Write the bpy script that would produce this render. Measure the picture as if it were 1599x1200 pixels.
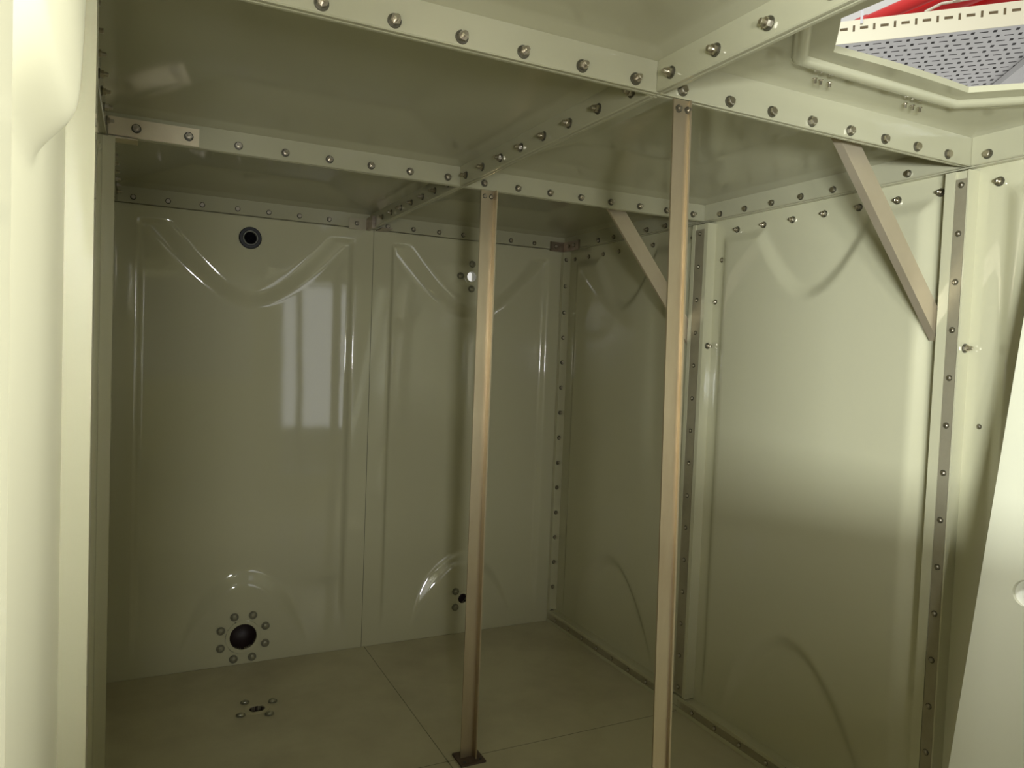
import bpy, bmesh, math, random
from mathutils import Vector, Matrix
random.seed(4)
for o in list(bpy.data.objects): bpy.data.objects.remove(o)
scene = bpy.context.scene
COL = scene.collection
R = math.radians

# ------------------------------------------------------------------ camera
cam = bpy.data.cameras.new('camera'); camo = bpy.data.objects.new('camera', cam); COL.objects.link(camo)
cam.sensor_width = 36; cam.sensor_fit = 'HORIZONTAL'; cam.lens = 1170.525 / 1599 * 36; cam.clip_start = .01
yaw, pitch, roll = 0.4628, -0.0410, 0.0387
fwd = Vector((math.sin(yaw)*math.cos(pitch), math.cos(yaw)*math.cos(pitch), math.sin(pitch)))
rt = Vector((math.cos(yaw), -math.sin(yaw), 0)); up = rt.cross(fwd)
r2 = rt*math.cos(roll) + up*math.sin(roll); u2 = -rt*math.sin(roll) + up*math.cos(roll)
camo.matrix_world = Matrix(((r2.x, u2.x, -fwd.x, .1109), (r2.y, u2.y, -fwd.y, -3.1449), (r2.z, u2.z, -fwd.z, 1.3006), (0, 0, 0, 1)))
scene.camera = camo

# ------------------------------------------------------------------ world, work lamp and added fill lights outside the tank, exposure
world = bpy.data.worlds.new('plant_room_light'); scene.world = world; world.use_nodes = True
bg = world.node_tree.nodes['Background']; bg.inputs[0].default_value = (1.0, .98, .90, 1); bg.inputs[1].default_value = .66

def area(name, loc, target, sx, sy, power, color=(.97, .99, 1), spread=180):
    l = bpy.data.lights.new(name, 'AREA'); l.shape = 'RECTANGLE'; l.size = sx; l.size_y = sy; l.energy = power; l.color = color
    l.spread = R(spread)
    o = bpy.data.objects.new(name, l); COL.objects.link(o); o.location = loc
    o.rotation_euler = (Vector(target) - Vector(loc)).to_track_quat('-Z', 'Y').to_euler()
    return o
area('work_lamp', (-1.35, -4.85, 1.05), (.9, -2.6, 1.10), .50, .24, 180, color=(.92, .985, 1))
area('entry_fill', (0.0, -4.10, 1.25), (.5, -2.0, 1.6), .15, .30, 22)  # added fill for the roof flanges and back wall, no known source
area('side_fill', (1.55, -4.30, 1.75), (.03, -2.72, 1.62), .4, .5, 15, spread=50)  # added fill, narrow beam aimed to brighten the left wall panel
area('doorway_fill', (2.05, -6.15, 1.15), (2.05, 0, 1.15), 1.1, 1.7, 9)  # added light for the doorway reflection; the outer wall has no window
area('hatch_fill', (.90, -2.20, 4.0), (1.7, -2.45, 1.0), .4, .15, 80)  # added light above the hatch to brighten the loose panel and tray rail
vs = scene.view_settings; vs.view_transform = 'Standard'; vs.look = 'None'; vs.gamma = 1; vs.use_curve_mapping = False; vs.exposure = 0.13

# ------------------------------------------------------------------ sizes (metres)
XL, XS, XR = .023, .985, 1.955        # left wall, middle joint, right wall
XF = 1.915                            # inner face of the right wall's upright flanges
XFL = .050                            # inner face of the left wall's upright flanges
Y0, Y1, Y2, Y3 = 0.0, -.995, -1.963, -2.93
H = 1.802
YFRONT = -3.26

# ------------------------------------------------------------------ materials
def mat(name, color, rough=.3, metal=0.0, stain=0.0, stain_col=(.2, .14, .08), scale=3.0, bump=0.0, bscale=40.0, spec=.5, rough_var=0.0, streak=None):
    m = bpy.data.materials.new(name); m.use_nodes = True
    nt = m.node_tree; N = nt.nodes; L = nt.links
    b = N['Principled BSDF']; b.inputs['Base Color'].default_value = (*color, 1); b.inputs['Roughness'].default_value = rough
    b.inputs['Metallic'].default_value = metal
    b.inputs['Specular IOR Level'].default_value = spec
    tc = N.new('ShaderNodeTexCoord')
    vec = tc.outputs['Object']
    if streak:
        mp = N.new('ShaderNodeMapping'); mp.inputs['Scale'].default_value = streak; L.new(vec, mp.inputs['Vector']); vec = mp.outputs['Vector']
    if stain > 0 or rough_var > 0:
        n = N.new('ShaderNodeTexNoise'); n.inputs['Scale'].default_value = scale; n.inputs['Detail'].default_value = 6; n.inputs['Roughness'].default_value = .6
        L.new(vec, n.inputs['Vector'])
        if stain > 0:
            rp = N.new('ShaderNodeValToRGB'); rp.color_ramp.elements[0].position = .42; rp.color_ramp.elements[1].position = .75
            rp.color_ramp.elements[0].color = (0, 0, 0, 1); rp.color_ramp.elements[1].color = (stain, stain, stain, 1)
            L.new(n.outputs['Fac'], rp.inputs['Fac'])
            mx = N.new('ShaderNodeMixRGB'); mx.inputs[1].default_value = (*color, 1); mx.inputs[2].default_value = (*stain_col, 1)
            L.new(rp.outputs['Color'], mx.inputs[0]); L.new(mx.outputs['Color'], b.inputs['Base Color'])
        if rough_var > 0:
            mr = N.new('ShaderNodeMapRange'); mr.inputs[1].default_value = .3; mr.inputs[2].default_value = .7
            mr.inputs[3].default_value = max(.02, rough - rough_var); mr.inputs[4].default_value = rough + rough_var
            L.new(n.outputs['Fac'], mr.inputs[0]); L.new(mr.outputs[0], b.inputs['Roughness'])
    if bump > 0:
        n2 = N.new('ShaderNodeTexNoise'); n2.inputs['Scale'].default_value = bscale; n2.inputs['Detail'].default_value = 3
        L.new(tc.outputs['Object'], n2.inputs['Vector'])
        bp = N.new('ShaderNodeBump'); bp.inputs['Strength'].default_value = bump; bp.inputs['Distance'].default_value = .004
        L.new(n2.outputs['Fac'], bp.inputs['Height']); L.new(bp.outputs['Normal'], b.inputs['Normal'])
    return m

GRP = (.54, .517, .350)
M_WALL = mat('glossy_panel_gelcoat', GRP, .055, stain=.10, stain_col=(.42, .40, .26), scale=2.2, bump=.05, bscale=7, spec=.85)
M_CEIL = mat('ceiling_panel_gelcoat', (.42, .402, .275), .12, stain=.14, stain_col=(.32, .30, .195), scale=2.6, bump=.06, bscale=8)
M_FLOOR = mat('dusty_floor_gelcoat', (.58, .53, .36), .45, stain=.6, stain_col=(.36, .31, .205), scale=2.4, bump=.15, bscale=30, rough_var=.12)
M_SATIN = mat('satin_panel_gelcoat', GRP, .38, stain=.08, stain_col=(.42, .40, .26), scale=2.2, bump=.05, bscale=7)
M_OUT = mat('outer_shell', (.5, .5, .40), .6)
M_STEEL = mat('stainless_steel', (.56, .475, .33), .38, .85, stain=.55, stain_col=(.34, .25, .14), scale=7, rough_var=.1, streak=(1, 1, .22))
M_STEELD = mat('dull_stainless_strip', (.43, .39, .275), .45, .5, stain=.5, stain_col=(.30, .26, .17), scale=9, rough_var=.1)
M_TIE = mat('brushed_plate_steel', (.70, .62, .43), .36, .6, stain=.35, stain_col=(.46, .37, .25), scale=9)
M_BRACE = mat('brace_steel', (.56, .48, .35), .42, .6, stain=.3, stain_col=(.40, .32, .2), scale=8)
M_BRACK = mat('tarnished_bracket_steel', (.40, .34, .27), .38, 1.0, stain=.6, stain_col=(.16, .11, .07), scale=14)
M_BOLT = mat('bolt_steel', (.52, .475, .39), .28, 1.0)
M_BASE = mat('rusty_base_plate', (.13, .09, .065), .7, .3, stain=.7, stain_col=(.05, .03, .02), scale=30)
M_BLACK = mat('black_rubber', (.012, .012, .014), .35)
M_DARKPIPE = mat('dark_pipe_bore', (.035, .02, .018), .5)
M_GROUT = mat('seam_sealant', (.22, .21, .14), .7)
M_WASH = mat('sealing_washer', (.20, .19, .13), .5, .3)
M_WHITE = mat('hole_light_white', (.85, .84, .74), .4)  # white that stands in for light seen through holes
M_SLAB = mat('loose_panel_gelcoat', (.56, .55, .41), .35, stain=.05, stain_col=(.42, .40, .30), scale=3)
M_GALV = mat('galvanised_tray', (.66, .66, .68), .55, .25, stain=.25, stain_col=(.5, .5, .5), scale=8)
M_CREAM = mat('cream_tray_side', (.86, .82, .62), .5, .1)
M_SLOT = mat('dark_slot', (.03, .028, .03), .8)
M_RED = mat('red_pipe_paint', (.80, .03, .03), .35)
M_CABLE = mat('white_cable_sheath', (.80, .76, .62), .5)

# ------------------------------------------------------------------ mesh helpers
def link(name, me, parent=None, loc=(0, 0, 0)):
    o = bpy.data.objects.new(name, me); COL.objects.link(o); o.location = loc
    if parent is not None: o.parent = parent
    return o
def finish(name, bm, m, parent=None, smooth=False, bevel=0, loc=(0, 0, 0)):
    if bevel:
        bmesh.ops.bevel(bm, geom=[e for e in bm.edges if len(e.link_faces) == 2 and e.calc_face_angle(0) > .6], offset=bevel, segments=2, affect='EDGES', profile=.5)
    bmesh.ops.recalc_face_normals(bm, faces=bm.faces)
    me = bpy.data.meshes.new(name); bm.to_mesh(me); bm.free()
    for mm in (m if isinstance(m, (list, tuple)) else [m]): me.materials.append(mm)
    if smooth:
        for p in me.polygons: p.use_smooth = True
    return link(name, me, parent, loc)
def box(bm, a, b, M=None, mi=0):
    x0, y0, z0 = a; x1, y1, z1 = b
    vs_ = [bm.verts.new(Vector(c) if M is None else M @ Vector(c)) for c in ((x0,y0,z0),(x1,y0,z0),(x1,y1,z0),(x0,y1,z0),(x0,y0,z1),(x1,y0,z1),(x1,y1,z1),(x0,y1,z1))]
    for f in ((0,3,2,1),(4,5,6,7),(0,1,5,4),(1,2,6,5),(2,3,7,6),(3,0,4,7)):
        fc = bm.faces.new([vs_[i] for i in f]); fc.material_index = mi
def cyl(bm, M, r, z0, z1, n=16, r1=None, caps=True, mi=0):
    r1 = r if r1 is None else r1
    A = [bm.verts.new(M @ Vector((r*math.cos(2*math.pi*i/n), r*math.sin(2*math.pi*i/n), z0))) for i in range(n)]
    B = [bm.verts.new(M @ Vector((r1*math.cos(2*math.pi*i/n), r1*math.sin(2*math.pi*i/n), z1))) for i in range(n)]
    for i in range(n):
        f = bm.faces.new((A[i], A[(i+1) % n], B[(i+1) % n], B[i])); f.material_index = mi
    if caps:
        f = bm.faces.new(list(reversed(A))); f.material_index = mi
        f = bm.faces.new(B); f.material_index = mi
def lathe(bm, M, prof, n=32, mi=0):
    rows = []
    for r, z in prof:
        rows.append([bm.verts.new(M @ Vector((r*math.cos(2*math.pi*i/n), r*math.sin(2*math.pi*i/n), z))) for i in range(n)])
    for a, b in zip(rows, rows[1:]):
        for i in range(n):
            f = bm.faces.new((a[i], a[(i+1) % n], b[(i+1) % n], b[i])); f.material_index = mi
I4 = Matrix.Identity(4)
def aim(loc, n):
    return Matrix.Translation(Vector(loc)) @ Vector(n).to_track_quat('Z', 'Y').to_matrix().to_4x4()
def tube(bm, pts, r, n=10):
    rows = []
    for i, p in enumerate(pts):
        t = (Vector(pts[min(i+1, len(pts)-1)]) - Vector(pts[max(i-1, 0)])).normalized()
        q = t.to_track_quat('Z', 'Y')
        rows.append([bm.verts.new(Vector(p) + q @ Vector((r*math.cos(2*math.pi*k/n), r*math.sin(2*math.pi*k/n), 0))) for k in range(n)])
    for a, b in zip(rows, rows[1:]):
        for k in range(n): bm.faces.new((a[k], a[(k+1) % n], b[(k+1) % n], b[k]))
    bm.faces.new(list(reversed(rows[0]))); bm.faces.new(rows[-1])

# bolts share mesh data: nut with washer and projecting thread, hexagon head, small round head
M_RING = mat('dark_washer', (.085, .078, .05), .45, .3)
M_CAPNUT = mat('dull_cap_nut', (.30, .285, .20), .34, .35)
def bolt_mesh(kind):
    bm = bmesh.new()
    if kind == 'nut':
        cyl(bm, I4, .0115, 0, .002, 20, mi=2); cyl(bm, I4, .0086, .002, .0100, 6); cyl(bm, I4, .0048, .010, .0185, 12); cyl(bm, I4, .0048, .0185, .0195, 12, .0036)
    elif kind == 'shortnut':
        cyl(bm, I4, .0106, 0, .002, 20, mi=2); cyl(bm, I4, .0080, .002, .0082, 6); cyl(bm, I4, .0044, .0082, .0125, 12)
    elif kind == 'head':
        cyl(bm, I4, .0115, 0, .002, 20, mi=2); cyl(bm, I4, .0088, .002, .0092, 6); cyl(bm, I4, .0076, .0092, .0100, 12, .0062)
    elif kind == 'dome':
        cyl(bm, I4, .0092, 0, .0015, 16, mi=2); lathe(bm, I4, [(.0072, .001), (.0066, .003), (.0060, .0050), (.004, .0070), (.0008, .0076)], 16)
        cyl(bm, I4, .0009, .0070, .0076, 6)
    elif kind == 'ringbolt':
        cyl(bm, I4, .0165, 0, .003, 24, mi=1); lathe(bm, I4, [(.0120, .003), (.0100, .0075), (.0050, .0100), (.0008, .0105)], 18, mi=3)
    elif kind == 'rivet':
        cyl(bm, I4, .0030, 0, .0105, 10); cyl(bm, I4, .0052, 0, .0018, 12)
    bmesh.ops.recalc_face_normals(bm, faces=bm.faces)
    me = bpy.data.meshes.new('bolt_' + kind); bm.to_mesh(me); bm.free()
    me.materials.append(M_BOLT); me.materials.append(M_WASH); me.materials.append(M_RING); me.materials.append(M_CAPNUT)
    return me
BOLT = {k: bolt_mesh(k) for k in ('nut', 'shortnut', 'head', 'dome', 'ringbolt', 'rivet')}
def bolt(parent, loc, n, kind='nut', name='bolt', s=1.0):
    o = bpy.data.objects.new(name, BOLT[kind]); COL.objects.link(o)
    q = Vector(n).to_track_quat('Z', 'Y').to_matrix().to_4x4() @ Matrix.Rotation(random.uniform(0, 6.28), 4, 'Z')
    o.matrix_world = Matrix.Translation(Vector(loc)) @ q @ Matrix.Scale(s, 4)
    if parent is not None:
        o.parent = parent; o.matrix_parent_inverse = parent_world(parent).inverted()
    return o
def parent_world(o):
    M = o.matrix_basis.copy()
    while o.parent is not None:
        M = o.parent.matrix_basis @ o.matrix_parent_inverse @ M; o = o.parent
    return M
def empty(name, loc=(0, 0, 0)):
    o = bpy.data.objects.new(name, None); COL.objects.link(o); o.location = loc; o.empty_display_size = .05; return o
def put(o, parent):                     # parent a mesh that was built in world coordinates
    o.parent = parent; o.matrix_parent_inverse = parent_world(parent).inverted(); return o
def structure(o): o['kind'] = 'structure'; return o
def tag(o, label, cat, group=None):
    o['label'] = label; o['category'] = cat
    if group: o['group'] = group
    return o

# ------------------------------------------------------------------ pressed wall panels
def sst(t):
    t = max(0.0, min(1.0, t)); return t*t*(3 - 2*t)
def arch(dx, a): return math.sqrt(dx*dx + a*a) - a
def flat_mask(u, v, w, top=.055, rimmed=True, soft=.016, boxy=False):
    """1 on the flat rim and on the two flat mounting lobes, 0 on the pressed middle; u across (0..w), v up (0..H)."""
    b = .080
    d = min(u, w - u, 9 if v < 1 else H - top + .085 - v)
    rim = 1 - sst((d - b) / soft) if rimmed else 0
    if rimmed: rim = max(rim, 1 - sst((v - .04) / .26))
    dx = u - w/2
    zo = 1.440 + 1.20*arch(dx, .20); zi = 1.512 + 1.42*arch(dx, .16)
    if boxy: zo = 1.445 + 42*dx**4; zi = zo + .060
    if soft > .03: zo = 1.495 + 2.2*arch(dx, .22); zi = zo + .050 + .20*abs(dx)
    ulobe = sst((v - zo) / max(.012, zi - zo))
    zo2 = .385 - 2.3*arch(dx, .30); zi2 = .312 - 2.3*arch(dx, .22)
    if soft > .03: zo2 += .07; zi2 += .085
    ilobe = sst((zo2 - v) / max(.012, zo2 - zi2))
    return max(rim, ulobe, ilobe)
def wall_panel(axis, p0, w, base, sign, depth, bow, parent, holes=(), flip=False, v0=0.0, v1=H, rimmed=True, soft=.016, boxy=False):
    """axis 'x': panel in the plane y=base running along x from p0; axis 'y': in the plane x=base running along y from p0 (towards -y).
       sign: direction of 'into the tank' along the plane's normal axis; depth>0 presses the middle outwards."""
    nu, nv = 112, 208
    verts = []; faces = []
    for j in range(nv + 1):
        v = v0 + (v1 - v0)*j/nv
        for i in range(nu + 1):
            u = w*i/nu
            m = flat_mask(u, v, w, rimmed=rimmed, soft=soft, boxy=boxy)
            bowv = bow*(1 - ((u - w/2)/(w/2 - .08))**2)*(1 - .35*((v - .9)/.8)**2)
            d = -(depth + bowv)*(1 - m)*sign
            if axis == 'x': verts.append((p0 + u, base + d, v))
            else: verts.append((base + d, p0 - u, v))
    for j in range(nv):
        for i in range(nu):
            uc = w*(i + .5)/nu; vc = v0 + (v1 - v0)*(j + .5)/nv
            if any((uc - hu)**2 + (vc - hv)**2 < hr*hr for hu, hv, hr in holes): continue
            a = j*(nu + 1) + i
            q = (a, a + 1, a + nu + 2, a + nu + 1)
            faces.append(q if not flip else q[::-1])
    me = bpy.data.meshes.new('wall_panel'); me.from_pydata(verts, [], faces); me.materials.append(M_WALL)
    for p in me.polygons: p.use_smooth = True
    return link('wall_panel', me, parent)

# back wall: an outer sheet, two pressed panels, the dark sealed seam between them
bm = bmesh.new()
hx_, hz_, hr_ = 1.455, 1.640, .06
box(bm, (-.30, .10, -.12), (hx_-hr_, .14, 2.02)); box(bm, (hx_+hr_, .10, -.12), (2.30, .14, 2.02)); box(bm, (hx_-hr_, .10, -.12), (hx_+hr_, .14, hz_-hr_)); box(bm, (hx_-hr_, .10, hz_+hr_), (hx_+hr_, .14, 2.02)); wb = structure(finish('wall_back', bm, M_OUT))
DR = (.508, .110); GL = (.498, 1.716); OT = (1.455, 1.640); OB = (1.468, .160)
SEAM = .9965
wall_panel('x', XL, SEAM - .0015 - XL, 0.0, -1, .022, .003, wb, holes=[(DR[0]-XL, DR[1], .066), (GL[0]-XL, GL[1], .030)], flip=False)
wall_panel('x', SEAM + .0015, 1.93 - SEAM, 0.0, -1, .022, .008, wb, holes=[(OT[0]-SEAM-.0015, OT[1], .026), (OB[0]-SEAM-.0015, OB[1], .030)], flip=False)
bm = bmesh.new(); box(bm, (SEAM-.004, .0005, 0), (SEAM+.004, .01, H)); put(finish('seam', bm, M_GROUT), wb)

# left wall: three pressed panels with upright flanges at the joints
bm = bmesh.new(); box(bm, (-.16, YFRONT, -.12), (-.12, .14, 2.02)); wl = structure(finish('wall_left', bm, M_OUT))
for (ya, yb) in ((Y0, Y1), (Y1, Y2), (Y2, Y3)):
    if ya == Y2: wall_panel('y', ya, ya - yb, .054, 1, .034, 0, wl, flip=True, rimmed=False, boxy=True).data.materials[0] = M_SATIN
    else: wall_panel('y', ya, ya - yb, XL, 1, .022, .010, wl, flip=True)
for yj, tip in ((Y1, XFL), (Y2, XFL + .004)):
    bm = bmesh.new(); box(bm, (XL-.05, yj-.024, 0), (tip, yj-.001, H-.004)); box(bm, (XL-.05, yj+.001, 0), (tip, yj+.024, H-.004))
    fl = put(finish('flange', bm, M_WALL, bevel=.003), wl)
bm = bmesh.new(); box(bm, (XL-.05, Y3-.03, 0), (.0815, Y3+.012, H-.004)); put(finish('flange', bm, M_WALL, bevel=.003), wl)

# right wall: three pressed panels, flange pairs carrying steel strips, a sill flange along the floor
bm = bmesh.new(); box(bm, (2.10, YFRONT, -.12), (2.14, .14, 2.02)); wr = structure(finish('wall_right', bm, M_OUT))
for (ya, yb) in ((Y0-.003, Y1), (Y1, Y2), (Y2, Y3-.32)):
    wp = wall_panel('y', ya, ya - yb if yb > -2.5 else .967, XR, -1, -.020, 0.0, wr, flip=False, soft=.050)
    if yb < -2.5: pass
rw = [c for c in wr.children]
bm = bmesh.new(); box(bm, (XR-.004, YFRONT, 0), (XR+.03, Y3-.001, H)); put(finish('end_panel', bm, M_WALL), wr)
# end flange in the far corner, its bolts face the camera
bm = bmesh.new(); box(bm, (XF+.002, -.026, .002), (XR+.05, -.004, H-.006)); fl = put(finish('flange', bm, M_WALL, bevel=.003), wr)
for z in (1.756, 1.630, 1.504, 1.384, 1.265, 1.144, 1.023, .902, .780, .660, .538, .417, .296, .174, .053):
    bolt(fl, (1.931, -.026, z), (0, -1, 0), 'shortnut', s=.92)
strip_z = [1.757 - .119*k for k in range(15)]
for yj, yfar, ynear, sh in ((-.999, -.957, -1.041, .0235), (-1.9605, -1.919, -1.980, .0140)):
    bm = bmesh.new()
    box(bm, (XF, ynear, .062), (XR+.05, yj-sh-.0015, H-.010)); box(bm, (XF, yj+sh+.0015, .062), (XR+.05, yfar, H-.010))
    if yj < -1.5: box(bm, (XF+.010, yfar, .062), (XR+.05, yfar+.006, H-.010))
    box(bm, (XF+.006, yj-sh-.0015, .062), (XR+.05, yj+sh+.0015, H-.010))
    fl = put(finish('flange', bm, M_WALL, bevel=.0012), wr)
    bm = bmesh.new(); box(bm, (XF+.001, yj-sh, .068), (XF+.0062, yj+sh, H-.030)); st = put(finish('steel_strip', bm, M_STEELD), fl)
    for z in strip_z:
        if z > .08: bolt(fl, (XF+.001, yj, z), (-1, 0, 0), 'dome', s=.85)
    # nuts on the sides of the flange pair
    for k, z in enumerate((1.521, 1.353, 1.277, 1.159, .92, .80, .68, .565, .448, .33)):
        bolt(fl, (XF+.022, yfar, z), (0, 1, 0), 'shortnut', s=.75)
# the few bolts that stand out on the near side of each pair
for y, z in ((-1.980, 1.356), (-1.041, 1.354)):
    bolt(wr, (XF+.024, y, z), (0, -1, 0), 'nut')
bolt(wr, (XR, -1.077, 1.659), (-1, 0, 0), 'dome')
bolt(wr, (XR, Y1-.058, 1.512), (-1, 0, 0), 'dome')
bolt(wr, (XR, Y2-.055, 1.165), (-1, 0, 0), 'dome', s=.7)
# sill along the floor
for ya, yb in ((-.006, Y1+.001), (Y1-.001, Y2), (Y2-.001, Y3)):
    bm = bmesh.new(); box(bm, (XF, yb, .001), (XR+.05, ya, .017)); box(bm, (XF, yb, .044), (XR+.05, ya, .058)); box(bm, (XF+.006, yb, .017), (XR+.05, ya, .044))
    fl = put(finish('sill_flange', bm, M_WALL), wr)
    bm = bmesh.new(); box(bm, (XF+.0015, yb+.03, .0185), (XF+.0062, ya-.02, .0425)); put(finish('steel_strip', bm, M_STEELD), fl)
    n = 8
    for k in range(n):
        y = ya - .085 - k*.119
        if y > yb + .03: bolt(fl, (XF+.0015, y, .030), (-1, 0, 0), 'dome', s=.85)
# bolts under the ceiling line on the right wall
for k in range(8): bolt(wr, (XR, -.069 - .121*k, 1.757), (-1, 0, 0), 'shortnut', s=.9)
for k in range(7): bolt(wr, (XR, -1.147 - .1225*k, 1.757), (-1, 0, 0), 'nut', s=.95)
for k in range(3): bolt(wr, (XR, -2.03 - .121*k, 1.758), (-1, 0, 0), 'nut')

# front wall behind the camera, with the access opening the photograph was taken from
bm = bmesh.new()
OX0, OX1, OZ0, OZ1 = .03, .93, .99, 1.78
box(bm, (-.16, YFRONT-.03, -.12), (OX0, YFRONT, 2.02)); box(bm, (OX1, YFRONT-.03, -.12), (1.16, YFRONT, 2.02)); box(bm, (1.76, YFRONT-.03, -.12), (2.14, YFRONT, 2.02)); box(bm, (1.16, YFRONT-.03, 1.80), (1.76, YFRONT, 2.02)); box(bm, (1.16, YFRONT-.03, -.12), (1.76, YFRONT, .22))
box(bm, (OX0, YFRONT-.03, -.12), (OX1, YFRONT, OZ0)); box(bm, (OX0, YFRONT-.03, OZ1), (OX1, YFRONT, 2.02))
structure(finish('wall_front', bm, M_WALL))

# unseen plant-room wall and floor, added dark to cut light entering the two openings
M_CONC = mat('dark_concrete', (.11, .105, .09), .85, stain=.3, stain_col=(.07, .065, .055), scale=1.5)
bm = bmesh.new(); box(bm, (-7, -6.4, -.16), (9, -6.2, 4.2)); structure(finish('wall_outer', bm, M_CONC))
bm = bmesh.new(); box(bm, (-7, -6.2, -.18), (9, YFRONT-.04, -.16)); structure(finish('floor_outer', bm, M_CONC))
# ------------------------------------------------------------------ floor
bm = bmesh.new(); box(bm, (-.14, YFRONT, -.14), (2.12, .12, -.10)); fr = structure(finish('floor', bm, M_OUT))
FD = (.508, -.415)
def floor_panel(x0, x1, y1, y0, hole=None):
    nx, ny = 48, 48
    verts = []; faces = []
    for j in range(ny+1):
        for i in range(nx+1):
            verts.append((x0 + (x1-x0)*i/nx, y0 + (y1-y0)*j/ny, 0.0))
    for j in range(ny):
        for i in range(nx):
            xc = x0 + (x1-x0)*(i+.5)/nx; yc = y0 + (y1-y0)*(j+.5)/ny
            if hole and (xc-hole[0])**2 + (yc-hole[1])**2 < .030**2: continue
            a = j*(nx+1)+i; faces.append((a, a+1, a+nx+2, a+nx+1))
    me = bpy.data.meshes.new('floor_panel'); me.from_pydata(verts, [], faces); me.materials.append(M_FLOOR)
    return link('floor_panel', me, fr)
g = .0016
ys = (0.0, Y1, Y2, YFRONT)
for a, b in zip(ys, ys[1:]):
    floor_panel(-.02, SEAM+.012-g, a-g, b+g, FD if a == 0.0 else None); floor_panel(SEAM+.012+g, 2.0, a-g, b+g)
bm = bmesh.new(); box(bm, (-.02, YFRONT, -.012), (2.02, .02, -.0015)); 
# leave the drain well open
bm.free(); bm = bmesh.new()
box(bm, (SEAM+.012-.005, YFRONT, -.01), (SEAM+.012+.005, 0, -.0004)); box(bm, (-.02, Y1-.005, -.01), (2.0, Y1+.005, -.0004)); box(bm, (-.02, Y2-.005, -.01), (2.0, Y2+.005, -.0004))
put(finish('floor_seam', bm, M_GROUT), fr)

# ------------------------------------------------------------------ ceiling: six pressed roof panels hung from flanges
ceil = structure(empty('ceiling', (0, 0, H)))
FH = .066; T = .011
def roof_flanges(bm, x0, x1, y0, y1):
    z0, z1 = H, H + FH + .012
    e = .0006
    for a, b in (((x0+e, y0+e), (x1-e, y0+T)), ((x0+e, y1-T), (x1-e, y1-e)), ((x0+e, y0+T), (x0+T, y1-T)), ((x1-T, y0+T), (x1-e, y1-T))):
        box(bm, (a[0], a[1], z0), (b[0], b[1], z1))
def roof_panel(x0, x1, y0, y1):
    bm = bmesh.new(); roof_flanges(bm, x0, x1, y0, y1)
    bmesh.ops.bevel(bm, geom=[e for e in bm.edges], offset=.002, segments=1, affect='EDGES')
    n = 64; rows = []
    for j in range(n+1):
        row = []
        for i in range(n+1):
            x = x0 + (x1-x0)*i/n; y = y0 + (y1-y0)*j/n
            d = min(x-x0, x1-x, y-y0, y1-y) - T
            z = H + FH + .050*max(0, min(1, d/.24)) - .010*(1 - sst(d/.02))
            row.append(bm.verts.new((x, y, z)))
        rows.append(row)
    for j in range(n):
        for i in range(n):
            f = bm.faces.new((rows[j][i], rows[j+1][i], rows[j+1][i+1], rows[j][i+1])); f.smooth = True
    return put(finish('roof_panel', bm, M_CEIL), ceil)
XA, XB = -.01, 1.936
RY = (-.004, Y1, Y2, Y3-.002)
P = {}
for r in range(3):
    P[(0, r)] = roof_panel(XA+.03, XS, RY[r+1], RY[r])
    if r < 2: P[(1, r)] = roof_panel(XS, XB, RY[r+1], RY[r])

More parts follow.
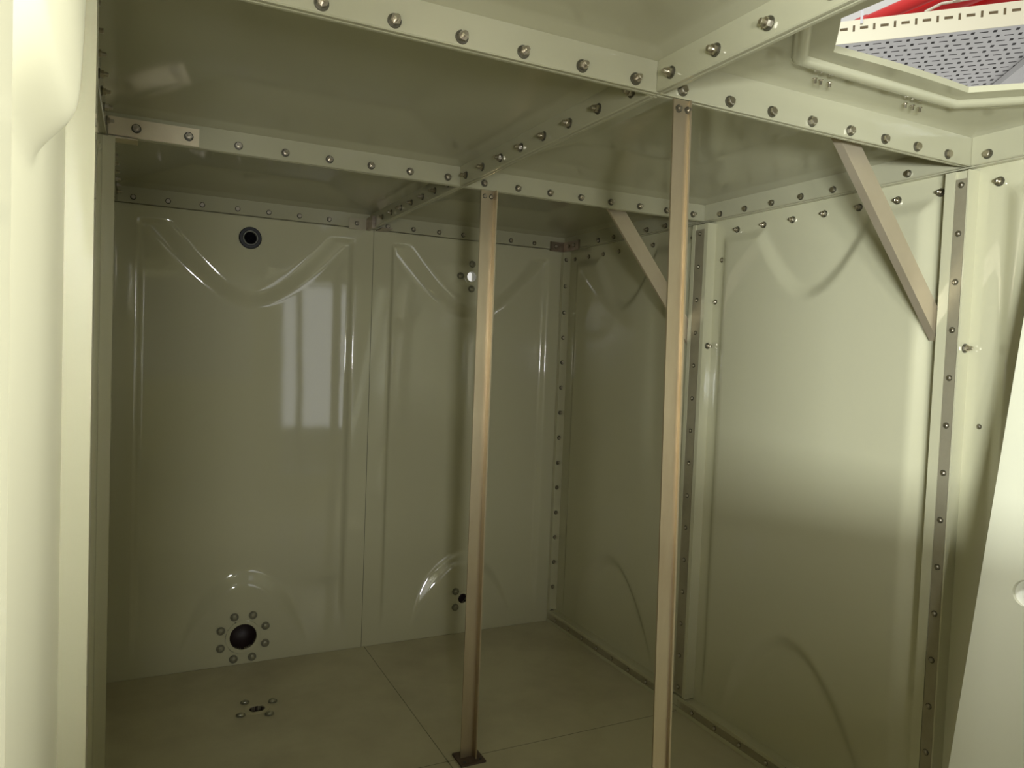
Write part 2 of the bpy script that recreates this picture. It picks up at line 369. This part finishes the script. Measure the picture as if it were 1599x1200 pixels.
# hatch panel: eight-sided manway with a rolled rim and an upstand
def hatch_panel(x0, x1, y0, y1):
    bm = bmesh.new(); roof_flanges(bm, x0, x1, y0, y1)
    bmesh.ops.bevel(bm, geom=[e for e in bm.edges], offset=.002, segments=1, affect='EDGES')
    cx, cy, hx, hy, ch = 1.455, -2.450, .335, .352, .112
    def octa(s):
        pts = [(-hx, -hy+ch), (-hx, hy-ch), (-hx+ch, hy), (hx-ch, hy), (hx, hy-ch), (hx, -hy+ch), (hx-ch, -hy), (-hx+ch, -hy)]
        return pts
    op = octa(1)
    def oct_r(a):
        c, s_ = math.cos(a), math.sin(a); best = 9
        for (ax, ay), (bx, by) in zip(op, op[1:] + op[:1]):
            ex, ey = bx-ax, by-ay; den = c*ey - s_*ex
            if abs(den) < 1e-9: continue
            t = (ax*ey - ay*ex)/den
            if t > 0: best = min(best, t)
        return best
    def rect_r(a):
        c, s_ = math.cos(a), math.sin(a); t = 9
        for lim, d in ((x1-cx, c), (x0-cx, c), (y1-cy, s_), (y0-cy, s_)):
            if abs(d) > 1e-9 and lim/d > 0: t = min(t, lim/d)
        return t
    corners = [math.atan2(y, x) for x, y in op] + [math.atan2(y-cy, x-cx) for x in (x0, x1) for y in (y0, y1)]
    ang = sorted(set([round(-math.pi + 2*math.pi*i/96 + .013, 5) for i in range(96)] + [round(c, 5) for c in corners]))
    # profile from the flange inwards: fraction between flange and rim, then offsets from the rim
    rows = []
    def ring(fr_, off, z):
        rows.append([bm.verts.new((cx + math.cos(a)*(rect_r(a)*(1-fr_) + (oct_r(a)+off)*fr_), cy + math.sin(a)*(rect_r(a)*(1-fr_) + (oct_r(a)+off)*fr_), z)) for a in ang])
    zb = H + FH
    ring(0.0, 0, zb - .008); ring(.05, .02, zb + .002); ring(.35, .02, zb + .010); ring(.75, .02, zb + .014); ring(1, .034, zb + .016)
    for k in range(9):                                   # rolled bead
        t = math.pi*k/8; ring(1, .017 + .015*math.cos(t), zb + .014 - .013*math.sin(t))
    nb_ = len(rows)
    ring(1, -.042, zb + .014); ring(1, -.0425, zb + .0145); ring(1, -.044, zb + .0260); ring(1, -.043, zb + .0265); ring(1, .03, zb + .030)
    for a, b in zip(rows, rows[1:]):
        for i in range(len(ang)):
            f = bm.faces.new((a[i], a[(i+1) % len(ang)], b[(i+1) % len(ang)], b[i])); f.smooth = rows.index(b) < nb_
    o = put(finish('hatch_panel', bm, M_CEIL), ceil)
    for x in (1.318, 1.334, 1.359, 1.592, 1.616, 1.640):
        bolt(o, (x, -2.036, zb + .008), (0, 0, -1), 'rivet', name='rivet')
    return o
P[(1, 2)] = hatch_panel(XS, XB, RY[3], RY[2])
# roof closing strip in front of the third row
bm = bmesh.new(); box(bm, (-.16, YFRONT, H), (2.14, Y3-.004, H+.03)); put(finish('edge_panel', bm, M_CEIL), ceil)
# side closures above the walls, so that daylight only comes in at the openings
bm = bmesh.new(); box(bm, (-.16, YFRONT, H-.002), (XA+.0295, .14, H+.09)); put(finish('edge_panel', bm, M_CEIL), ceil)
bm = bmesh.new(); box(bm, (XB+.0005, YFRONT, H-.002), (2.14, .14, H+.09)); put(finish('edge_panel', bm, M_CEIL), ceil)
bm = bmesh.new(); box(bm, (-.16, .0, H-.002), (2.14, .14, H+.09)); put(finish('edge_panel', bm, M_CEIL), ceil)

# bolts on the roof flanges
zb_ = 1.823
bx1 = [.339, .460, .580, .699, .816, .935]; bx2 = [1.056, 1.173, 1.289, 1.405, 1.523, 1.641, 1.756, 1.873]
for x in bx1: bolt(P[(0, 1)], (x, Y1-T, zb_), (0, -1, 0), 'nut', s=.95)
for x in bx2: bolt(P[(1, 1)], (x, Y1-T, zb_-.002), (0, -1, 0), 'nut', s=.95)
for x in (.349, .463, .578, .692, .810, .926): bolt(P[(0, 2)], (x, Y2-T, 1.817), (0, -1, 0), 'nut')
for x in (1.036, 1.154, 1.267, 1.382, 1.500, 1.612, 1.723, 1.836): bolt(P[(1, 2)], (x, Y2-T, 1.817), (0, -1, 0), 'head')
for x in (.083, .200, .319, .447, .564, .683, .803): bolt(P[(0, 0)], (x, -.004-T, 1.822), (0, -1, 0), 'shortnut', s=.95)
for x in (1.052, 1.167, 1.285, 1.400, 1.519, 1.638, 1.761): bolt(P[(1, 0)], (x, -.004-T, 1.820), (0, -1, 0), 'shortnut', s=.95)
for k in range(8):
    bolt(P[(0, 1)], (XS-T, -1.055-.120*k, 1.825), (-1, 0, 0), 'nut')
    if k: bolt(P[(0, 0)], (XS-T, -.080-.119*k, 1.825), (-1, 0, 0), 'nut', s=.95)
    if k: bolt(P[(1, 0)], (XS+T, -.080-.119*k, 1.825), (1, 0, 0), 'head', s=.9)
    bolt(P[(0, 2)], (XS-T, -2.018-.119*k, 1.825), (-1, 0, 0), 'nut')
    if k > 1: bolt(P[(1, 0)], (XB-T, -.075-.1185*k, 1.815), (-1, 0, 0), 'shortnut')
    if k < 7: bolt(P[(1, 1)], (XB-T, -1.090-.1195*k, 1.816), (-1, 0, 0), 'head', s=.9)
    bolt(P[(1, 2)], (XB-T, -2.016-.119*k, 1.822), (-1, 0, 0), 'head')
    for r, y in ((0, -.09), (1, -1.06), (2, -2.03)):
        bolt(P[(0, r)], (XA+.03+T, y-.119*k, 1.824), (1, 0, 0), 'nut', s=.9)

# ------------------------------------------------------------------ support posts
def post(name, x0, x1, lip, y, ztop, lean, label, plate):
    r_ = empty(name, ((x0+x1)/2, y, 0))
    def sh(c): return Vector((c[0] + lean*(1 - c[2]/ztop), c[1], c[2]))
    bm = bmesh.new(); t = .004
    box(bm, (x0, y-t, .004), (x1, y, ztop)); box(bm, (x1-t, y-lip, .004), (x1, y-t+.0002, ztop))
    for v in bm.verts: v.co = sh(v.co)
    put(finish('upright', bm, M_STEEL, bevel=.0012), r_)
    if plate:
        bm = bmesh.new(); box(bm, (plate[0], plate[1], .0005), (plate[2], plate[3], .007)); pl = put(finish('base_plate', bm, M_BASE, bevel=.001), r_)
        for bx_, by_ in ((plate[0]+.016, plate[1]+.014), (plate[2]-.014, plate[1]+.016)):
            bm = bmesh.new(); cyl(bm, Matrix.Translation((bx_, by_, .0068)), .005, 0, .0012, 12); put(finish('screw', bm, M_BLACK), pl)
    for dx in (.012, .034):
        bolt(r_, (x0+dx, y-t, ztop-.018), (0, -1, 0), 'shortnut', s=.7)
    return tag(r_, label, 'post', 'upright support posts under the roof joints')
post('support_post', 1.048, 1.094, .026, -1.000, H-.001, 0.0, 'stainless angle post standing on a dark rusty square base plate', (1.034, -1.046, 1.118, -.966))
post('support_post', 1.020, 1.059, .010, -1.966, H-.001, .034, 'bright stainless post close to the roof hatch, its foot out of view', (1.02, -2.01, 1.12, -1.93))

# ------------------------------------------------------------------ diagonal braces from roof flange to wall flange
def brace(p, q, width, deep, y, label):
    r_ = empty('diagonal_brace', (q[0], y, q[1]))
    a = Vector((p[0], 0, p[1])); b = Vector((q[0], 0, q[1])); d = (b-a).normalized(); n = Vector((-d.z, 0, d.x))
    M = Matrix(((d.x, 0, n.x, a.x), (0, 1, 0, y), (d.z, 0, n.z, a.z), (0, 0, 0, 1)))
    L_ = (b-a).length
    bm = bmesh.new(); box(bm, (0, -deep/2, -width/2), (L_, deep/2, width/2), M)
    for v in bm.verts:                       # cut the upper end level under the flange, the lower end upright at the wall
        s = (v.co - a).dot(d)
        if s < L_/2: v.co += d*((H+.040 - v.co.z)/d.z)
        else: v.co += d*((XF+.020 - v.co.x)/d.x)
    put(finish('bar', bm, M_BRACE, bevel=.0015), r_)
    return tag(r_, label, 'brace', 'diagonal braces along the bolted wall')
brace((1.580, 1.817), (1.928, 1.420), .050, .022, -1.9005, 'long bright diagonal steel brace nearer the hatch')
brace((1.588, 1.803), (1.905, 1.422), .056, .010, -.950, 'dull diagonal steel brace half hidden behind the bright post')

# ------------------------------------------------------------------ brackets and tie plates
r_ = empty('joint_bracket', (.975, -.02, 1.80))
bm = bmesh.new(); box(bm, (.885, -.0195, 1.793), (.976, -.0155, 1.838)); box(bm, (.9735, -.0200, 1.793), (.9765, -.0195, 1.838))
put(finish('face_plate', bm, M_STEELD), r_)
bm = bmesh.new(); box(bm, (1.0005, -.110, 1.806), (1.0045, -.016, 1.850)); box(bm, (1.0, -.11, 1.7945), (1.045, -.016, 1.7985)); put(finish('side_plate', bm, M_BRACK), r_)
bolt(r_, (.917, -.0195, 1.818), (0, -1, 0), 'shortnut', s=.85)
bm = bmesh.new(); box(bm, (.958, -.105, 1.800-.007), (.974-.0015, -.0205, 1.842)); put(finish('web_plate', bm, M_BRACK), r_)
tag(r_, 'dark steel bracket at the roof joint above the back wall seam', 'bracket')
r_ = empty('corner_bracket', (1.90, -.02, 1.80))
bm = bmesh.new(); box(bm, (1.845, -.024, 1.792), (1.9245, -.0155, 1.836)); box(bm, (1.9165, -.155, 1.792), (1.9245, -.0155, 1.836)); put(finish('angle_plate', bm, M_BRACK, bevel=.0015), r_)
bolt(r_, (1.872, -.024, 1.815), (0, -1, 0), 'shortnut', s=.85); bolt(r_, (1.9165, -.118, 1.815), (-1, 0, 0), 'shortnut', s=.85); bolt(r_, (1.9165, -.070, 1.815), (-1, 0, 0), 'shortnut', s=.85)
tag(r_, 'dark angled steel bracket in the far top corner', 'bracket')
def tie(y, x1, z0, z1, label, bx):
    r_ = empty('tie_plate', (.15, y, z0))
    bm = bmesh.new(); box(bm, (.034, y-.0045, z0), (x1, y-.0005, z1)); box(bm, (x1-.003, y-.006, z0), (x1, y-.0042, z1)); pl = put(finish('plate', bm, M_TIE), r_)
    bm = bmesh.new(); box(bm, (.034, y-.0045, z0-.007), (.10, y+.045, z0-.003)); put(finish('foot_tab', bm, M_TIE), r_)
    for x in bx: bolt(r_, (x, y-.0045, (z0+z1)/2), (0, -1, 0), 'nut')
    return tag(r_, label, 'plate', 'tie plates at the left end of the roof joints')
tie(Y1-T, .242, H+.002, H+.047, 'shiny steel tie plate with two nuts, above the far left mounting lobe', (.096, .217))
tie(Y2-T, .252, H-.002, H+.045, 'steel tie plate on the front roof joint, cut by the top edge', (.094, .215))

# ------------------------------------------------------------------ pipe outlets
def outlet(name, c, n, ri, ro, nb, rb, phase, bore, label, cat, bs=1.0, skip=(), back=.09, through=False):
    r_ = empty(name, c); M = aim(c, n)
    bm = bmesh.new(); lathe(bm, M, [(ro, -.004), (ro, .0012), (ro-.002, .0016), (ri+.002, .0016), (ri, .0006), (ri, -.02)], 48); put(finish('collar', bm, M_WALL if n[2] == 0 else M_FLOOR, smooth=False), r_)
    bm = bmesh.new(); lathe(bm, M, [(ri, -.003), (ri, -back)] + ([] if through else [(.0005, -back)]), 40); put(finish('bore', bm, bore, smooth=True), r_)
    for k in range(nb):
        if k in skip: continue
        a = phase + 2*math.pi*k/nb
        w = M @ Vector((rb*math.cos(a), rb*math.sin(a), .0016))
        bolt(r_, w, n, 'ringbolt', s=bs)
    return tag(r_, label, cat)
M_GLOW = None
outlet('drain_outlet', (DR[0], 0, DR[1]), (0, -1, 0), .052, .0675, 8, .093, R(22.5), M_DARKPIPE, 'round dark drain hole ringed by eight bolts low on the back wall', 'drain')
outlet('floor_drain', (FD[0], FD[1], 0), (0, 0, 1), .027, .043, 4, .068, R(30), M_DARKPIPE, 'small drain hole with four bolts in the floor', 'drain', bs=.95, back=.06)
outlet('pipe_connection', (OT[0], 0, OT[1]), (0, -1, 0), .022, .036, 4, .056, 0, M_WHITE, 'upper bolted pipe hole showing light, partly behind the far post', 'pipe connection', bs=.95, back=.03, through=True)  # bore coloured white to add to the light showing through the hole
outlet('pipe_connection', (OB[0], 0, OB[1]), (0, -1, 0), .022, .036, 4, .052, R(45), M_DARKPIPE, 'lower bolted pipe hole, mostly behind the far post', 'pipe connection', bs=1.0, back=.06)
# black overflow gland near the top of the first back panel
r_ = empty('overflow_fitting', (GL[0], 0, GL[1])); M = aim((GL[0], 0, GL[1]), (0, -1, 0))
bm = bmesh.new(); lathe(bm, M, [(.043, -.01), (.043, .006), (.040, .009), (.031, .009), (.029, .004)], 40); put(finish('gasket', bm, M_BLACK, smooth=False), r_)
bm = bmesh.new(); lathe(bm, M, [(.029, .002), (.029, .012), (.0265, .013), (.024, .010), (.024, -.01)], 40); put(finish('pipe_rim', bm, mat('grey_plastic_rim', (.20, .20, .18), .35), smooth=True), r_)
bm = bmesh.new(); lathe(bm, M, [(.0245, -.004), (.020, -.02), (.0005, -.05)], 32); put(finish('bore', bm, M_BLACK, smooth=True), r_)
tag(r_, 'black round overflow fitting high on the back wall', 'pipe fitting')

# ------------------------------------------------------------------ loose panel leaning on the right wall
ed = Vector((.168, 0, 1)).normalized()
foot = Vector((1.608, -2.166, 0))
r_ = empty('loose_panel', foot)
nrm = Vector((-ed.z, 0, ed.x))
M = Matrix(((ed.x, 0, nrm.x, foot.x), (0, -1, 0, foot.y), (ed.z, 0, nrm.z, foot.z), (0, 0, 0, 1)))
# local: X up the panel, Y along its width (towards the camera), Z out of its face
HL = (.86, .095, .027)
def slab():
    bm = bmesh.new(); hx, hy, hr = HL; n = 48; t = .014
    W_, L_ = .90, 1.82
    angs = sorted([2*math.pi*i/n for i in range(n)] + [math.atan2(cy_-hy, cx_-hx) % (2*math.pi) for cx_ in (0, L_) for cy_ in (0, W_)]); n = len(angs)
    for z, fl_ in ((0, False), (-t, True)):
        c = [bm.verts.new(M @ Vector((hx + hr*math.cos(angs[i]), hy + hr*math.sin(angs[i]), z))) for i in range(n)]
        o = []
        for i in range(n):
            a = angs[i]; dx, dy = math.cos(a), math.sin(a); tt = 9
            for lim, d in ((L_-hx, dx), (-hx, dx), (W_-hy, dy), (-hy, dy)):
                if abs(d) > 1e-9 and lim/d > 0: tt = min(tt, lim/d)
            o.append(bm.verts.new(M @ Vector((hx + tt*dx, hy + tt*dy, z))))
        for i in range(n): bm.faces.new((c[i], c[(i+1) % n], o[(i+1) % n], o[i]))
        if z == 0: c0, o0 = c, o
    for i in range(n):
        j = (i+1) % n
        bm.faces.new((c0[i], c0[j], c[j], c[i])); bm.faces.new((o0[i], o0[j], o[j], o[i]))
        
    return bm
bm = slab()
put(finish('panel_sheet', bm, M_SLAB), r_)
bm = bmesh.new(); cyl(bm, M @ Matrix.Translation((HL[0], HL[1], -.0135)), HL[2]-.0003, 0, .004, 40); put(finish('hole_light_disc', bm, M_WHITE), r_)  # white disc added in the hole in place of light from behind
tag(r_, 'pale loose panel with a round hole leaning on the bolted wall', 'panel')

# ------------------------------------------------------------------ outside, seen through the hatch
d = Vector((.663, -.748, 0)); nn = Vector((.748, .663, 0)); A = Vector((3.155, -.386, 2.9))
def T3(s, t, h): return A + d*s + nn*t + Vector((0, 0, h))
MT = Matrix(((d.x, nn.x, 0, A.x), (d.y, nn.y, 0, A.y), (0, 0, 1, A.z), (0, 0, 0, 1)))
r_ = empty('cable_tray', A)
bm = bmesh.new()
S0, S1, TW, SH = -.6, 2.4, 1.02, .105
box(bm, (S0, 0, 0), (S1, TW, .004), MT)
row = 0; t = .045
while t < TW-.03:
    off = .0455*.5*(row % 2)*1.0
    s = S0 + .03 + off; k = 0
    while s < S1-.05:
        if k % 2 == 0: box(bm, (s-.018, t-.0048, -.0006), (s+.018, t+.0048, .0002), MT, 1)
        else: box(bm, (s-.0075, t-.013, -.0006), (s+.0075, t+.013, .0002), MT, 1)
        s += .0455; k += 1
    t += .062; row += 1
put(finish('perforated_base', bm, [M_GALV, M_SLOT]), r_)
bm = bmesh.new(); box(bm, (S0, -.004, -.002), (S1, 0, SH), MT); box(bm, (S0, -.004, SH), (S1, .018, SH+.003), MT)
s = S0 + .01; k = 0
while s < S1-.04:
    if k % 2 == 0: box(bm, (s-.0052, -.0046, .052), (s+.0052, -.0038, .082), MT, 1)
    else: box(bm, (s-.018, -.0046, .061), (s+.018, -.0038, .074), MT, 1)
    s += .0455; k += 1
put(finish('side_rail', bm, [M_CREAM, mat('shaded_slot', (.16, .12, .06), .8)]), r_)
bm = bmesh.new(); box(bm, (S0, TW, -.002), (S1, TW+.004, SH), MT); put(finish('side_rail', bm, M_CREAM), r_)
for s in (.165, 1.2):
    bm = bmesh.new(); box(bm, (s, -.012, SH-.02), (s+.012, -.004, .9), MT); put(finish('hanger', bm, M_GALV), r_)
tag(r_, 'perforated galvanised cable tray with a slotted cream side rail, seen through the hatch', 'cable tray')
# second run crossing below it
r_ = empty('cable_duct', T3(.3, 1.1, -.10))
p0, p1 = Vector((4.42, -.40, 2.86)), Vector((3.98, -.97, 2.86)); dd = (p1-p0).normalized(); n3 = Vector((-dd.y, dd.x, 0))
Mx = Matrix(((dd.x, n3.x, 0, p0.x), (dd.y, n3.y, 0, p0.y), (0, 0, 1, p0.z), (0, 0, 0, 1)))
bm = bmesh.new(); box(bm, (-.5, 0, 0), (1.6, .16, .035), Mx); put(finish('duct_base', bm, M_GALV), r_)
bm = bmesh.new(); box(bm, (-.5, .16, -.03), (1.6, .20, .02), Mx); put(finish('dark_edge', bm, M_SLOT), r_)
bm = bmesh.new(); box(bm, (-.5, .20, -.01), (1.6, .42, .03), Mx); put(finish('duct_side', bm, M_GALV), r_)
tag(r_, 'plain grey cable duct crossing at the hatch corner', 'cable duct')
# red pipes and white cables above the tray
def pipe(name, a, b, r, m, label, cat, grp=None):
    a, b = Vector(a), Vector(b); e = (b-a)
    o_ = empty(name, a); bm = bmesh.new(); tube(bm, [a - e*.6, a, b, b + e*1.2], r, 24); o = put(finish('pipe_run', bm, m, smooth=True), o_)
    bm = bmesh.new(); tube(bm, [a - e*.10, a - e*.02], r*1.12, 24); put(finish('coupling', bm, m, smooth=True), o_)
    return tag(o_, label, cat, grp)
pipe('red_pipe', (3.672, -.10, 3.2), (3.672, -.9, 3.2), .034, M_RED, 'slimmest of the red pipes above the cable tray', 'pipe', 'red pipes seen through the hatch')
pipe('red_pipe', (3.850, -.10, 3.24), (3.850, -.9, 3.24), .080, M_RED, 'thick red pipe between the slimmest red pipe and the rightmost one', 'pipe', 'red pipes seen through the hatch')
pipe('red_pipe', (4.090, -.10, 3.24), (4.090, -.9, 3.24), .105, M_RED, 'thickest red pipe, rightmost above the cable tray, white cable across it', 'pipe', 'red pipes seen through the hatch')
def cable(pts, label):
    bm = bmesh.new(); P_ = []
    for i in range(len(pts)-1):
        for k in range(6):
            P_.append(Vector(pts[i]).lerp(Vector(pts[i+1]), k/6))
    P_.append(Vector(pts[-1])); tube(bm, P_, .007, 8)
    return tag(finish('white_cable', bm, M_CABLE, smooth=True), label, 'cable', 'white cables over the tray')
cable([T3(.45, .02, .118), T3(.52, .05, .16), T3(.66, .08, .18), T3(.95, .10, .215)], 'white cable sagging across the thick red pipe')
cable([T3(.57, .03, .155), T3(.60, .04, .20), T3(.70, .06, .222)], 'short white cable looping up in front of the red pipe')
